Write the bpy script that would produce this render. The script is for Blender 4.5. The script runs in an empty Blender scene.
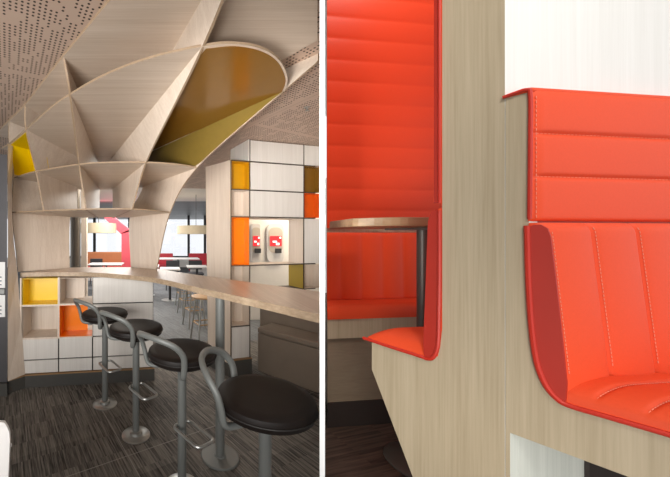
import bpy, bmesh, math, random
from mathutils import Vector, Matrix
random.seed(4)
C = bpy.context.scene.collection
PI = math.pi
EYE = 1.45; FPX = 310.0; PX = 165.0; PY = 237.0      # eye height above the bar floor, focal length and lens axis

# ------------------------------------------------------------------ helpers
def V(*a): return Vector(a)
def X(u, Y): return (u-PX)/FPX*Y
def PT(u, v, Y): return V(X(u, Y), Y, EYE+(PY-v)*Y/FPX)
def PL(u, v, h):
    "plan point of a sighting (u, v) on the level h above the eye"
    Y = FPX*h/(PY-v); return (X(u, Y), Y)

def crom(pts, n=8, closed=False):
    pts = [Vector(p) for p in pts]; out = []; N = len(pts)
    for i in range(N if closed else N-1):
        if closed: p0, p1, p2, p3 = pts[i-1], pts[i], pts[(i+1) % N], pts[(i+2) % N]
        else:
            p1, p2 = pts[i], pts[i+1]
            p0 = pts[i-1] if i > 0 else p1*2-p2
            p3 = pts[i+2] if i+2 < N else p2*2-p1
        for k in range(n):
            t = k/n
            out.append(((p1*2)+(p2-p0)*t+(p0*2-p1*5+p2*4-p3)*t*t+(p1*3-p0-p2*3+p3)*t**3)*0.5)
    if not closed: out.append(pts[-1])
    return out

class MB:
    def __init__(s): s.v = []; s.f = []; s.m = []
    def add(s, vs, fs, mi=0):
        b = len(s.v); s.v += [Vector(v) for v in vs]
        for k, f in enumerate(fs):
            s.f.append([b+i for i in f]); s.m.append(mi[k] if isinstance(mi, list) else mi)
        return s
    def prism(s, poly, vec, rim=0, mi=0):
        "closed polygon (3D points) pushed along vec; rim = material of the edge faces"
        poly = [Vector(p) for p in poly]; n = len(poly); vec = Vector(vec)
        vs = poly+[p+vec for p in poly]
        fs = [list(range(n))[::-1], list(range(n, 2*n))]; mm = [mi, mi]
        for i in range(n):
            j = (i+1) % n; fs.append([i, j, n+j, n+i]); mm.append(rim)
        return s.add(vs, fs, mm)
    def box(s, c, d, rz=0, mi=0):
        c = Vector(c); R = Matrix.Rotation(rz, 3, 'Z'); x, y, z = d[0]/2, d[1]/2, d[2]/2
        vs = [c+R @ V(a*x, b*y, e*z) for a in (-1, 1) for b in (-1, 1) for e in (-1, 1)]
        return s.add(vs, [[0,1,3,2],[4,6,7,5],[0,4,5,1],[2,3,7,6],[0,2,6,4],[1,5,7,3]], mi)
    def tube(s, path, r, n=10, closed=False, mi=0, flat=1.0):
        path = [Vector(p) for p in path]; N = len(path); rings = []
        up = None
        for i in range(N):
            if closed: t = path[(i+1) % N]-path[i-1]
            else: t = path[min(i+1, N-1)]-path[max(i-1, 0)]
            t.normalize()
            if up is None:
                up = V(0, 0, 1) if abs(t.z) < .9 else V(1, 0, 0)
            up = up-t*up.dot(t); up.normalize(); w = t.cross(up)
            rr = r[i] if isinstance(r, (list, tuple)) else r
            rings.append([path[i]+up*math.sin(a)*rr*flat+w*math.cos(a)*rr for a in [2*PI*k/n for k in range(n)]])
        b = len(s.v)
        for g in rings: s.v += g
        for i in range(N if closed else N-1):
            j = (i+1) % N
            for k in range(n):
                q = (k+1) % n; s.f.append([b+i*n+k, b+i*n+q, b+j*n+q, b+j*n+k]); s.m.append(mi)
        if not closed:
            s.f.append([b+k for k in range(n)][::-1]); s.f.append([b+(N-1)*n+k for k in range(n)]); s.m += [mi, mi]
        return s
    def lathe(s, prof, c=(0, 0, 0), n=40, mi=0):
        c = Vector(c); b = len(s.v); L = len(prof)
        for r, z in prof:
            for k in range(n):
                a = 2*PI*k/n; s.v.append(c+V(r*math.cos(a), r*math.sin(a), z))
        for i in range(L-1):
            for k in range(n):
                q = (k+1) % n; s.f.append([b+i*n+k, b+i*n+q, b+(i+1)*n+q, b+(i+1)*n+k]); s.m.append(mi)
        s.f.append([b+k for k in range(n)][::-1]); s.f.append([b+(L-1)*n+k for k in range(n)]); s.m += [mi, mi]
        return s
    def build(s, name, mat, parent=None, smooth=False, bevel=0, segs=2):
        me = bpy.data.meshes.new(name)
        off = parent.matrix_world.translation.copy() if parent else V(0, 0, 0)
        if parent: off = wloc(parent)
        me.from_pydata([tuple(v-off) for v in s.v], [], s.f)
        for m in (mat if isinstance(mat, (list, tuple)) else [mat]): me.materials.append(m)
        for p, mi in zip(me.polygons, s.m): p.material_index = mi; p.use_smooth = smooth
        bm = bmesh.new(); bm.from_mesh(me); bmesh.ops.recalc_face_normals(bm, faces=bm.faces); bm.to_mesh(me); bm.free()
        o = bpy.data.objects.new(name, me); C.objects.link(o)
        if parent: o.parent = parent
        if smooth:
            try: me.set_sharp_from_angle(angle=R(40))
            except Exception: pass
        if bevel:
            b = o.modifiers.new('bevel', 'BEVEL'); b.width = bevel; b.segments = segs; b.limit_method = 'ANGLE'; b.angle_limit = R(35)
        return o
def R(d): return d*PI/180
def wloc(o):
    p = V(0, 0, 0)
    while o: p += o.location; o = o.parent
    return p
def tag(o, label, cat, group=None, kind=None):
    o['label'] = label; o['category'] = cat
    if group: o['group'] = group
    if kind: o['kind'] = kind
    return o
def thing(name, label, cat, loc=(0, 0, 0), group=None):
    o = bpy.data.objects.new(name, None); o.empty_display_size = .1; C.objects.link(o); o.location = loc
    return tag(o, label, cat, group)
def struct(o): o['kind'] = 'structure'; return o
def dup(root, loc, rz, label):
    r = root.copy(); C.objects.link(r); r.location = loc; r.rotation_euler = (0, 0, rz); r['label'] = label
    for ch in list(root.children):
        c = ch.copy(); C.objects.link(c); c.parent = r
        for g in list(ch.children):
            d = g.copy(); C.objects.link(d); d.parent = c
    return r

# ------------------------------------------------------------------ materials
def lin(c):
    return tuple((x/255/12.92 if x/255 <= .04045 else ((x/255+.055)/1.055)**2.4) for x in c)+(1,)
class NT:
    def __init__(s, name):
        s.m = bpy.data.materials.new(name); s.m.use_nodes = True; s.t = s.m.node_tree; s.b = s.t.nodes['Principled BSDF']
    def n(s, ty, **kw):
        o = s.t.nodes.new(ty)
        for k, v in kw.items():
            if k in o.inputs: o.inputs[k].default_value = v
            else: setattr(o, k, v)
        return o
    def l(s, a, b): s.t.links.new(a, b)
    def math(s, op, a, b=None):
        o = s.t.nodes.new('ShaderNodeMath'); o.operation = op
        for i, q in enumerate((a, b)):
            if q is None: continue
            if isinstance(q, (int, float)): o.inputs[i].default_value = q
            else: s.l(q, o.inputs[i])
        return o.outputs[0]
    def mix(s, fac, a, b, blend='MIX'):
        o = s.t.nodes.new('ShaderNodeMix'); o.data_type = 'RGBA'; o.blend_type = blend
        for q, i in ((fac, 0), (a, 6), (b, 7)):
            if isinstance(q, (int, float, tuple)): o.inputs[i].default_value = q
            else: s.l(q, o.inputs[i])
        return o.outputs[2]
def plain(name, c, rough=.5, metal=0, var=.06, scale=18, bump=0):
    m = NT(name); tc = m.n('ShaderNodeTexCoord'); nz = m.n('ShaderNodeTexNoise', Scale=scale, Detail=3.0)
    m.l(tc.outputs['Object'], nz.inputs['Vector'])
    c1 = lin(c); dk = tuple(x*(1-var*2) for x in c1[:3])+(1,)
    m.l(m.mix(nz.outputs['Fac'], dk, tuple(min(1, x*(1+var)) for x in c1[:3])+(1,)), m.b.inputs['Base Color'])
    m.b.inputs['Roughness'].default_value = rough; m.b.inputs['Metallic'].default_value = metal
    if bump:
        bp = m.n('ShaderNodeBump', Strength=bump, Distance=.002); m.l(nz.outputs['Fac'], bp.inputs['Height']); m.l(bp.outputs[0], m.b.inputs['Normal'])
    return m.m
def wood(name, ca, cb, axis='Z', rough=.45, fine=150, amt=1.0, rz=0):
    "fine straight grain laminate running along one axis"
    m = NT(name); tc = m.n('ShaderNodeTexCoord'); mp = m.n('ShaderNodeMapping')
    sc = {'Z': (1, 1, .02), 'X': (.02, 1, 1), 'Y': (1, .02, 1)}[axis]
    mp.inputs['Scale'].default_value = sc; mp.inputs['Rotation'].default_value = (0, 0, rz)
    m.l(tc.outputs['Object'], mp.inputs['Vector'])
    n1 = m.n('ShaderNodeTexNoise', Scale=float(fine), Detail=4.0, Roughness=.6); n2 = m.n('ShaderNodeTexNoise', Scale=fine/7.0, Detail=2.0, Distortion=.6)
    m.l(mp.outputs[0], n1.inputs['Vector']); m.l(mp.outputs[0], n2.inputs['Vector'])
    f = m.math('ADD', m.math('MULTIPLY', n1.outputs['Fac'], .55), m.math('MULTIPLY', n2.outputs['Fac'], .45))
    r = m.n('ShaderNodeValToRGB'); r.color_ramp.elements[0].position = .5-.2/amt*.8; r.color_ramp.elements[1].position = .5+.2/amt*.8
    r.color_ramp.elements[0].color = lin(ca); r.color_ramp.elements[1].color = lin(cb)
    m.l(f, r.inputs[0]); m.l(r.outputs[0], m.b.inputs['Base Color']); m.b.inputs['Roughness'].default_value = rough
    return m.m
def emit(name, c, k):
    m = NT(name); m.b.inputs['Base Color'].default_value = lin(c); m.b.inputs['Emission Color'].default_value = lin(c); m.b.inputs['Emission Strength'].default_value = k
    return m.m

ASH = wood('pale_ash_veneer', (208, 190, 172), (227, 212, 196))
ASHH = wood('pale_ash_veneer_level', (200, 180, 160), (220, 204, 187), 'X', rz=R(35))
PLYEDGE = plain('plywood_edge', (164, 140, 114), .6, var=.12, scale=60)
LAM = wood('whitewashed_laminate', (212, 206, 198), (228, 223, 216), amt=.8)
TOPW = wood('counter_top_ash', (176, 150, 128), (204, 182, 162), 'Y', rz=R(-33), rough=.35)
TOPEDGE = wood('counter_edge_ply', (150, 128, 104), (190, 168, 142), 'Y', rz=R(-33), fine=60)
BOOTH = wood('booth_ash_laminate', (168, 152, 124), (190, 175, 148), fine=240)
BOOTHE = plain('booth_board_edge', (188, 166, 130), .6)
WHITEB = wood('booth_white_laminate', (222, 221, 215), (231, 230, 225), fine=240)
PALEB = wood('booth_pale_green_laminate', (205, 208, 198), (222, 224, 214), fine=240)
YEL = plain('yellow_lacquer', (240, 204, 0), .35, var=.02)
ORA = plain('orange_lacquer', (248, 134, 0), .3, var=.02)
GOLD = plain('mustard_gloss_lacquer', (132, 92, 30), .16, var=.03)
OLIVE = plain('olive_lacquer', (172, 142, 40), .3, var=.03)
JOINT = plain('shadow_gap', (40, 36, 32), .8)
PLINTH = plain('dark_plinth', (72, 70, 66), .5)
BRASS = plain('tan_plinth_cap', (150, 116, 78), .5)
GREY = plain('grey_powder_coat', (114, 116, 113), .45, metal=.15, var=.04)
STEEL = plain('brushed_steel', (176, 176, 172), .35, metal=.8, var=.08)
DSTEEL = plain('dark_brushed_steel', (120, 112, 102), .35, metal=.6)
LEATH = plain('black_brown_vinyl', (24, 17, 14), .55, var=.12, bump=.15)
LEATH.node_tree.nodes['Principled BSDF'].inputs['Specular IOR Level'].default_value = .3
PAN = plain('dark_seat_pan', (44, 42, 40), .5)
BANQ = plain('dark_banquette_vinyl', (136, 122, 108), .3, var=.1, scale=6)
MACH = plain('dark_bin_station', (80, 78, 80), .4)
WPLAS = plain('white_moulded_plastic', (214, 211, 208), .35, var=.02)
PAPER = plain('white_notice', (232, 232, 230), .6, var=.02)
INK = plain('dark_ink', (60, 60, 62), .6)
REDV = plain('red_orange_vinyl', (228, 78, 40), .5, var=.03, scale=240, bump=.08)
REDV.node_tree.nodes['Principled BSDF'].inputs['Specular IOR Level'].default_value = .25
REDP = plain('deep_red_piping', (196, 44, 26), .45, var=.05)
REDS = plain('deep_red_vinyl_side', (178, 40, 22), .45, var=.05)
STI = plain('pale_coral_thread', (232, 132, 104), .6)
TBED = wood('table_edge_ply', (134, 108, 78), (178, 150, 116), 'X', fine=40)
TLEG = plain('grey_table_leg', (96, 92, 86), .4, metal=.3)
SKIRT = plain('black_skirting', (52, 44, 40), .5)
TOE = wood('toe_board', (128, 112, 92), (142, 126, 106), 'X')
PINK = plain('coral_pink_paint', (222, 84, 96), .5)
REDF = plain('far_red_vinyl', (168, 38, 50), .5)
SHADE = plain('cream_lamp_shade', (222, 208, 180), .8)
FRAME = plain('dark_window_frame', (52, 52, 54), .5)
WPART = plain('white_partition_paint', (250, 250, 250), .6, var=.0)
FARW = plain('far_white_paint', (232, 228, 222), .7, var=.02)
SLAT = wood('dark_slat_ceiling', (84, 84, 84), (112, 110, 108), 'X', fine=12)
TAN = plain('tan_plywood', (186, 150, 110), .5)
BROWN = plain('orange_brown_wood', (176, 112, 70), .5)
SCRN = emit('kiosk_red_screen', (214, 40, 48), .8)
SCRW = emit('kiosk_screen_white', (250, 240, 236), .9)

def ceiling_mat():
    m = NT('perforated_ceiling'); tc = m.n('ShaderNodeTexCoord'); mp = m.n('ShaderNodeMapping'); mp.inputs['Rotation'].default_value = (0, 0, R(-27))
    m.l(tc.outputs['Object'], mp.inputs['Vector']); sp = m.n('ShaderNodeSeparateXYZ'); m.l(mp.outputs[0], sp.inputs[0])
    x = m.math('MULTIPLY', sp.outputs[0], 1/.024); y = m.math('MULTIPLY', sp.outputs[1], 1/.024)
    fx = m.math('SUBTRACT', m.math('FRACT', x), .5); fy = m.math('SUBTRACT', m.math('FRACT', y), .5)
    d = m.math('SQRT', m.math('ADD', m.math('MULTIPLY', fx, fx), m.math('MULTIPLY', fy, fy)))
    cx = m.n('ShaderNodeCombineXYZ'); m.l(m.math('FLOOR', x), cx.inputs[0]); m.l(m.math('FLOOR', m.math('MULTIPLY', y, .5)), cx.inputs[1])
    wn = m.n('ShaderNodeTexWhiteNoise'); m.l(cx.outputs[0], wn.inputs['Vector'])
    # boards of 1.2 m with an unperforated margin
    bx = m.math('ABSOLUTE', m.math('SUBTRACT', m.math('FRACT', m.math('ADD', m.math('MULTIPLY', sp.outputs[0], 1/1.2), .33)), .5))
    by = m.math('ABSOLUTE', m.math('SUBTRACT', m.math('FRACT', m.math('ADD', m.math('MULTIPLY', sp.outputs[1], 1/2.4), .1)), .5))
    inn = m.math('MULTIPLY', m.math('LESS_THAN', bx, .475), m.math('LESS_THAN', by, .488))
    dot = m.math('MULTIPLY', m.math('MULTIPLY', m.math('LESS_THAN', d, .25), m.math('GREATER_THAN', wn.outputs['Value'], .2)), inn)
    seam = m.math('GREATER_THAN', bx, .4985)
    nz = m.n('ShaderNodeTexNoise', Scale=3.0); m.l(mp.outputs[0], nz.inputs['Vector'])
    base = m.mix(nz.outputs['Fac'], lin((190, 164, 146)), lin((206, 182, 164)))
    c = m.mix(dot, base, lin((52, 40, 34))); c = m.mix(m.math('MULTIPLY', seam, .5), c, lin((90, 76, 68)))
    m.l(c, m.b.inputs['Base Color']); m.b.inputs['Roughness'].default_value = .6
    return m.m
def carpet_mat(name, ca, cb, rot=27, joint=True, ox=0, oy=0):
    m = NT(name); tc = m.n('ShaderNodeTexCoord'); mp = m.n('ShaderNodeMapping'); mp.inputs['Rotation'].default_value = (0, 0, R(-rot))
    m.l(tc.outputs['Object'], mp.inputs['Vector']); sp = m.n('ShaderNodeSeparateXYZ'); m.l(mp.outputs[0], sp.inputs[0])
    st = m.n('ShaderNodeMapping'); st.inputs['Scale'].default_value = (150, 6, 1); m.l(mp.outputs[0], st.inputs['Vector'])
    # rows of streaks: shift each 8 cm band
    n1 = m.n('ShaderNodeTexNoise', Scale=1.0, Detail=3.0, Roughness=.65); m.l(st.outputs[0], n1.inputs['Vector'])
    b2 = m.n('ShaderNodeCombineXYZ'); m.l(m.math('FLOOR', m.math('MULTIPLY', sp.outputs[0], 110.0)), b2.inputs[0]); m.l(m.math('FLOOR', m.math('MULTIPLY', sp.outputs[1], 5.0)), b2.inputs[1])
    w1 = m.n('ShaderNodeTexWhiteNoise'); m.l(b2.outputs[0], w1.inputs['Vector'])
    b3 = m.n('ShaderNodeCombineXYZ'); m.l(m.math('FLOOR', m.math('MULTIPLY', sp.outputs[0], 2.0)), b3.inputs[0]); m.l(m.math('FLOOR', m.math('MULTIPLY', sp.outputs[1], 4.0)), b3.inputs[1])
    w2 = m.n('ShaderNodeTexWhiteNoise'); m.l(b3.outputs[0], w2.inputs['Vector'])
    f = m.math('ADD', m.math('MULTIPLY', n1.outputs['Fac'], .75), m.math('ADD', m.math('MULTIPLY', w1.outputs['Value'], .22), m.math('MULTIPLY', w2.outputs['Value'], .10)))
    r = m.n('ShaderNodeValToRGB'); r.color_ramp.elements[0].position = .36; r.color_ramp.elements[1].position = .86
    r.color_ramp.elements[0].color = lin(ca); r.color_ramp.elements[1].color = lin(cb); m.l(f, r.inputs[0])
    c = r.outputs[0]
    if joint:
        jx = m.math('LESS_THAN', m.math('ABSOLUTE', m.math('SUBTRACT', m.math('FRACT', m.math('ADD', m.math('MULTIPLY', sp.outputs[0], 1/2.0), ox)), .5)), .0016)
        jy = m.math('LESS_THAN', m.math('ABSOLUTE', m.math('SUBTRACT', m.math('FRACT', m.math('ADD', m.math('MULTIPLY', sp.outputs[1], 1/2.0), oy)), .5)), .0016)
        c = m.mix(m.math('MULTIPLY', m.math('MAXIMUM', jx, jy), .8), c, lin((150, 146, 140)))
    m.l(c, m.b.inputs['Base Color']); m.b.inputs['Roughness'].default_value = .8
    return m.m
CARPF = carpet_mat('grey_sheen_carpet', (70, 72, 74), (128, 130, 132), 27.3, False)  # far carpet: grey with the daylight sheen put into its colour
CEIL = ceiling_mat()
# carpet seams pass through two sighted floor points
_a = R(27.3); _p1 = PL(105, 415, -EYE); _p2 = PL(165, 443, -EYE)
_rx = _p1[0]*math.cos(-_a)-_p1[1]*math.sin(-_a); _ry = _p2[0]*math.sin(-_a)+_p2[1]*math.cos(-_a)
_rx = _p1[0]*math.cos(_a)+_p1[1]*math.sin(_a); _ry = -_p2[0]*math.sin(_a)+_p2[1]*math.cos(_a)
CARPET = carpet_mat('streaked_carpet', (36, 34, 32), (146, 139, 130), 27.3, True, (.5-_rx/2.0) % 1, (.5-_ry/2.0) % 1)
CARPR = carpet_mat('brown_plank_floor', (58, 44, 36), (112, 90, 74), -75, False)
def glass_mat():
    m = NT('window_glass'); t = m.t; tr = m.n('ShaderNodeBsdfTransparent'); gl = m.n('ShaderNodeBsdfGlossy', Roughness=.02); mx = m.n('ShaderNodeMixShader')
    mx.inputs[0].default_value = .06; m.l(tr.outputs[0], mx.inputs[1]); m.l(gl.outputs[0], mx.inputs[2]); m.l(mx.outputs[0], t.nodes['Material Output'].inputs['Surface'])
    return m.m
GLASS = glass_mat()

# ------------------------------------------------------------------ levels of the bar room
H1, H2, H3, H4 = .235, .60, .86, 1.035            # shelf levels above the eye
ZC = EYE+H4                                        # ceiling
RAY = V(157.3/FPX, 1, 0); RAYN = RAY.normalized(); RAYP = V(RAYN.y, -RAYN.x, 0)   # direction of the wall between bar and booths
def onray(Y, off=0): p = RAY*Y+RAYP*off; return (p.x, p.y)

# ------------------------------------------------------------------ SETTING
mb = MB(); th = .0062*math.hypot(1, 157.3/FPX)
a0, a1 = V(*onray(.9, -th), 0), V(*onray(.9, th), 0); b0, b1 = V(*onray(7, -th), 0), V(*onray(7, th), 0)
mb.prism([a0, a1, b1, b0], (0, 0, 3.2)); struct(mb.build('wall_middle', WPART))
mb = MB(); mb.prism([(-5, -2, -.05), (1.2, -2, -.05), (1.2, .15, -.05), (.1, .15, -.05), (*onray(.9), -.05), (*onray(4.4), -.05), (-5, 4.0, -.05)], (0, 0, .05))
struct(mb.build('floor', CARPET))
mb = MB(); mb.prism([(-9, 4.0, -.05), (-5, 4.0, -.05), (*onray(4.4), -.05), (*onray(7), -.05), (9, 7, -.05), (9, 18.2, -.05), (-9, 18.2, -.05)], (0, 0, .05)); struct(mb.build('floor', CARPF))
mb = MB(); mb.prism([(-5, -2, ZC), (0, -2, ZC), (0, 0, ZC), (*onray(.9), ZC), (*onray(7), ZC), (-7, 5.6, ZC), (-7, 3, ZC), (-5, 3, ZC)], (0, 0, .08)); struct(mb.build('ceiling', CEIL))
mb = MB(); mb.prism([(-9, 5.6, ZC), (-7, 5.6, ZC), (*onray(7), ZC), (9, 7, ZC), (9, 9, ZC), (-9, 9, ZC)], (0, 0, .08)); struct(mb.build('ceiling', FARW))
mb = MB(); mb.prism([(-9, 9, ZC), (9, 9, ZC), (9, 18.2, ZC), (-9, 18.2, ZC)], (0, 0, .08)); struct(mb.build('ceiling', SLAT))
mb = MB(); mb.box((-5.05, .5, ZC/2), (.1, 5, ZC)); struct(mb.build('wall_left', FARW))
# far window wall with mullions
YW = 15.0
mb = MB(); zs = EYE-21*YW/FPX; zt = EYE+27*YW/FPX
mb.box((0, YW, zs/2), (18, .2, zs)); mb.box((0, YW, (zt+ZC)/2), (18, .2, ZC-zt)); struct(mb.build('wall_back', FARW))
wi = 1
for u0, u1 in ((20, 94), (95.2, 128.8), (130, 188), (189.2, 204.3), (205.5, 262)):
    x0, x1 = X(u0, YW), X(u1, YW)
    fr = MB(); w = .05
    fr.box((x0, YW-.02, (zs+zt)/2), (w, .16, zt-zs)); fr.box((x1, YW-.02, (zs+zt)/2), (w, .16, zt-zs))
    fr.box(((x0+x1)/2, YW-.02, zt-.05), (x1-x0-w, .16, .1)); fr.box(((x0+x1)/2, YW-.02, zs+.05), (x1-x0-w, .16, .1))
    o = struct(fr.build('window_%d' % wi, FRAME)); wi += 1
    pn = MB(); pn.box(((x0+x1)/2, YW, (zs+zt)/2), (x1-x0-w, .012, zt-zs-.2)); pn.build('pane', GLASS, o)

# ------------------------------------------------------------------ SCULPTURAL SHELF TREE
tree = thing('shelf_tree', 'tall pale plywood shelf flaring up to the ceiling on curved fins', 'shelf', (-.6, 3.2, 1.1))
Z = {0: 1.101, 1: EYE+H1, 2: EYE+H2, 3: EYE+H3, 4: EYE+H4}
LV = {  # level -> (outer, inner) in plan
 'F0': {0: ((-1.47, 3.10), (-1.08, 3.50)), 1: (PL(12, 213, H1), PL(70, 217, H1)), 2: (PL(13, 178, H2), (-1.10, 3.90)), 3: (PL(9, 144, H3), (-1.0, 3.6)), 4: (PL(9, 119, H4), (-.98, 3.6))},
 'F1': {1: (PL(44, 211.5, H1), (-1.05, 3.7)), 2: (PL(36, 172, H2), (-1.05, 3.72)), 3: (PL(26, 130, H3), (-.90, 3.55)), 4: (PL(25, 103, H4), (-.86, 3.5))},
 'F2': {1: (PL(86, 210, H1), (-.83, 3.9)), 2: (PL(79, 165, H2), (-.83, 3.9)), 3: (PL(70, 95, H3), (-.76, 3.5)), 4: (PL(63, 54, H4), (-.72, 3.4))},
 'F3': {1: (PL(132, 209.5, H1), (-.655, 3.9)), 2: (PL(146, 163, H2), (-.655, 3.9)), 3: (PL(203, 47, H3), (-.60, 3.45)), 4: ((.29, .92), (-.45, 3.3))},
 'F4': {0: ((-.09, 3.32), (-.40, 3.66)), 1: (PL(170, 213, H1), (-.42, 3.72)), 2: (PL(197, 168, H2), (-.26, 3.72)), 3: (PL(284, 91, H3), (-.20, 3.22)), 4: (PL(338, 45, H4), (-.20, 3.1))}}
def clampw(o, i, m=.495):
    "keep a fin edge on the bar side of the middle wall"
    a, b = o.x-m*o.y, i.x-m*i.y
    if a > 0: o = o.lerp(i, a/(a-b))
    return o
def fin(key, kmin=0):
    lv = LV[key]; ks = sorted(lv)
    path = [V(lv[k][0][0], lv[k][0][1], Z[k]) for k in ks]; inn = [V(lv[k][1][0], lv[k][1][1], Z[k]) for k in ks]
    po, pi = crom(path, 8), crom(inn, 8)
    mbx = MB(); n = len(po); vs = []; T = .006
    for o, i in zip(po, pi):
        o = clampw(o, i); d = (i-o); d.z = 0; d.normalize(); nn = V(d.y, -d.x, 0)*T
        vs += [o+nn, i+nn, i-nn, o-nn]
    fs = []; mm = []
    for k in range(n-1):
        a, b = 4*k, 4*(k+1)
        fs += [[a, a+1, b+1, b], [a+1, a+2, b+2, b+1], [a+2, a+3, b+3, b+2], [a+3, a, b, b+3]]; mm += [0, 1, 0, 1]
    fs += [[3, 2, 1, 0], [4*n-4, 4*n-3, 4*n-2, 4*n-1]]; mm += [1, 1]
    mbx.add(vs, fs, mm); return mbx
for key in ('F0', 'F1', 'F2', 'F3', 'F4'):
    o = fin(key).build('fin', [ASH, PLYEDGE], tree, smooth=True)
def disc(rim, back, z, t, name):
    r = [V(p[0], p[1], z) for p in rim]; mbx = MB(); poly = crom(r, 6)+[V(p[0], p[1], z) for p in back]
    mbx.prism(poly, (0, 0, t), rim=1); return mbx.build(name, [ASHH, PLYEDGE], tree)
t = .012
disc([PL(u, v, H1) for u, v in ((12, 213), (35, 211.8), (60, 210.7), (100, 209.6), (132, 209.8), (155, 211.3), (170, 213))], [(-.15, 3.35), (-.42, 3.75), (-1.06, 3.75)], Z[1], t, 'shelf')
disc([PL(u, v, H2) for u, v in ((13, 178.5), (36, 172), (79, 165), (110, 163), (146, 163), (175, 164.7), (197, 168))], [(-.26, 3.72), (-.64, 3.92), (-1.08, 3.92)], Z[2], t, 'shelf')
disc([PL(u, v, H3) for u, v in ((1, 149), (9, 144), (26, 130), (50, 109), (70, 95), (105, 75.5), (150, 58.5), (203, 46.5), (235, 44), (262, 49), (279, 60), (287, 75), (287, 85), (284, 92))], [(-.20, 3.22), (-.5, 3.6), (-1.0, 3.6)], Z[3], t, 'shelf')
disc([PL(u, v, H4) for u, v in ((-6, 134), (9, 119), (25, 103), (42, 81), (63, 54), (85, 27), (107, 0), (150, -50), (215, -110), (262, -118), (300, -112), (317, -95), (317.5, -20), (317.5, 37))], [(-.20, 3.1), (-.5, 3.5), (-1.0, 3.6)], Z[4]-.018, .017, 'canopy')
# lacquered linings: mustard bay between the two right fins, yellow niche at the left end
def lining(name, poly, vec, mat): return MB().prism(poly, vec).build(name, mat, tree)
def lerp(a, b, k): return (a[0]+(b[0]-a[0])*k, a[1]+(b[1]-a[1])*k)
rim3 = [PL(u, v, H3) for u, v in ((206, 48.5), (235, 46), (261, 51), (277.5, 61.5), (285, 76), (285, 84), (281.5, 92.5))]
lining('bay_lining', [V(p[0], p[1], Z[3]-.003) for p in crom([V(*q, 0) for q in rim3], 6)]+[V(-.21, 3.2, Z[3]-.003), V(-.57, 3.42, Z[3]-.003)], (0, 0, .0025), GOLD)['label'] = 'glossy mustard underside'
def finskin(key, k0, k1, side, off, mat, name):
    lv = LV[key]; ks = sorted(lv)
    po = crom([V(*lv[k][0], Z[k]) for k in ks], 8); pi = crom([V(*lv[k][1], Z[k]) for k in ks], 8); i0 = ks.index(k0)*8; i1 = ks.index(k1)*8
    mbx = MB(); vs = []
    for q, (o, i) in enumerate(zip(po[i0:i1+1], pi[i0:i1+1])):
        o = clampw(o, i); d = (i-o); d.z = 0; L = d.length; d.normalize(); nn = V(d.y, -d.x, 0)*side
        o = o.copy(); i = i.copy()
        if q == 0: o.z += .021; i.z += .021
        if q == i1-i0: o.z -= .004; i.z -= .004
        a, b = o+d*.012, i-d*.02
        vs += [a+nn*(.0062), b+nn*(.0062), b+nn*((.0062)+off), a+nn*((.0062)+off)]
    fs = []
    for k in range(i1-i0):
        a, b = 4*k, 4*k+4
        for j in range(4): fs.append([a+j, a+(j+1) % 4, b+(j+1) % 4, b+j])
    n = i1-i0; fs += [[3, 2, 1, 0], [4*n, 4*n+1, 4*n+2, 4*n+3]]
    mbx.add(vs, fs); o = mbx.build(name, mat, tree, smooth=True); return o
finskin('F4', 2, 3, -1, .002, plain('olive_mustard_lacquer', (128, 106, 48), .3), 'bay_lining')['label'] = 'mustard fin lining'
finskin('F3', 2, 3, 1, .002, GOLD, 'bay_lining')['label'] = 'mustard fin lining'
# yellow niche
y0, y1 = LV['F0'][2][0], LV['F1'][2][0]; y0t, y1t = LV['F0'][3][0], LV['F1'][3][0]
def along(a, b, d):
    v = V(b[0]-a[0], b[1]-a[1], 0).normalized(); return (a[0]+v.x*d, a[1]+v.y*d)
fb = .24
q0, q1 = along(y0, LV['F0'][2][1], fb), along(y1, LV['F1'][2][1], fb); q0t, q1t = along(y0t, LV['F0'][3][1], fb), along(y1t, LV['F1'][3][1], fb)
MB().add([V(*q0, Z[2]+.02), V(*q1, Z[2]+.02), V(*q1t, Z[3]-.001), V(*q0t, Z[3]-.001), V(q0[0], q0[1]+.01, Z[2]+.02), V(q1[0], q1[1]+.01, Z[2]+.02), V(q1t[0], q1t[1]+.01, Z[3]-.001), V(q0t[0], q0t[1]+.01, Z[3]-.001)],
   [[0,1,2,3],[7,6,5,4],[0,4,5,1],[1,5,6,2],[2,6,7,3],[3,7,4,0]]).build('niche_lining', YEL, tree)['label'] = 'yellow back of the niche'
lining('niche_lining', [V(*along(y0t, LV['F0'][3][1], .02), Z[3]-.003), V(*along(y1t, LV['F1'][3][1], .02), Z[3]-.003), V(*q1t, Z[3]-.003), V(*q0t, Z[3]-.003)], (0, 0, .0025), YEL)['label'] = 'yellow top of the niche'
finskin('F0', 2, 3, 1, .002, YEL, 'niche_lining')['label'] = 'yellow side of the niche'
# left end panel: leaning board from floor up to the big shelf
ea, eb = PL(25, 388, -EYE), PL(8, 394, -EYE)
row = [(25, 374.3, 2.975, 372), (21, 320, 2.975, 320), (17.5, 272, 2.975, 272), (14, 243, 2.96, 243), (12, 213, 2.93, 213), (12.3, 178, 2.93, 178), (13, 146, 2.90, 150)]
vs = []
for u, v, y, v2 in row:
    b_ = PT(u, v, y); a_ = V(X(7.8, 2.83), 2.83, b_.z); vs += [a_, b_, b_+V(-.014, .01, 0), a_+V(-.006, .014, 0)]
fs = []; mm = []
for k in range(len(row)-1):
    a, b = 4*k, 4*k+4
    for q in range(4): fs.append([a+q, a+(q+1) % 4, b+(q+1) % 4, b+q]); mm.append(0 if q in (0, 2) else 1)
n = 4*(len(row)-1); fs += [[3, 2, 1, 0], [n, n+1, n+2, n+3]]; mm += [1, 1]
MB().add(vs, fs, mm).build('end_panel', [ASH, PLYEDGE], tree)

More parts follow.
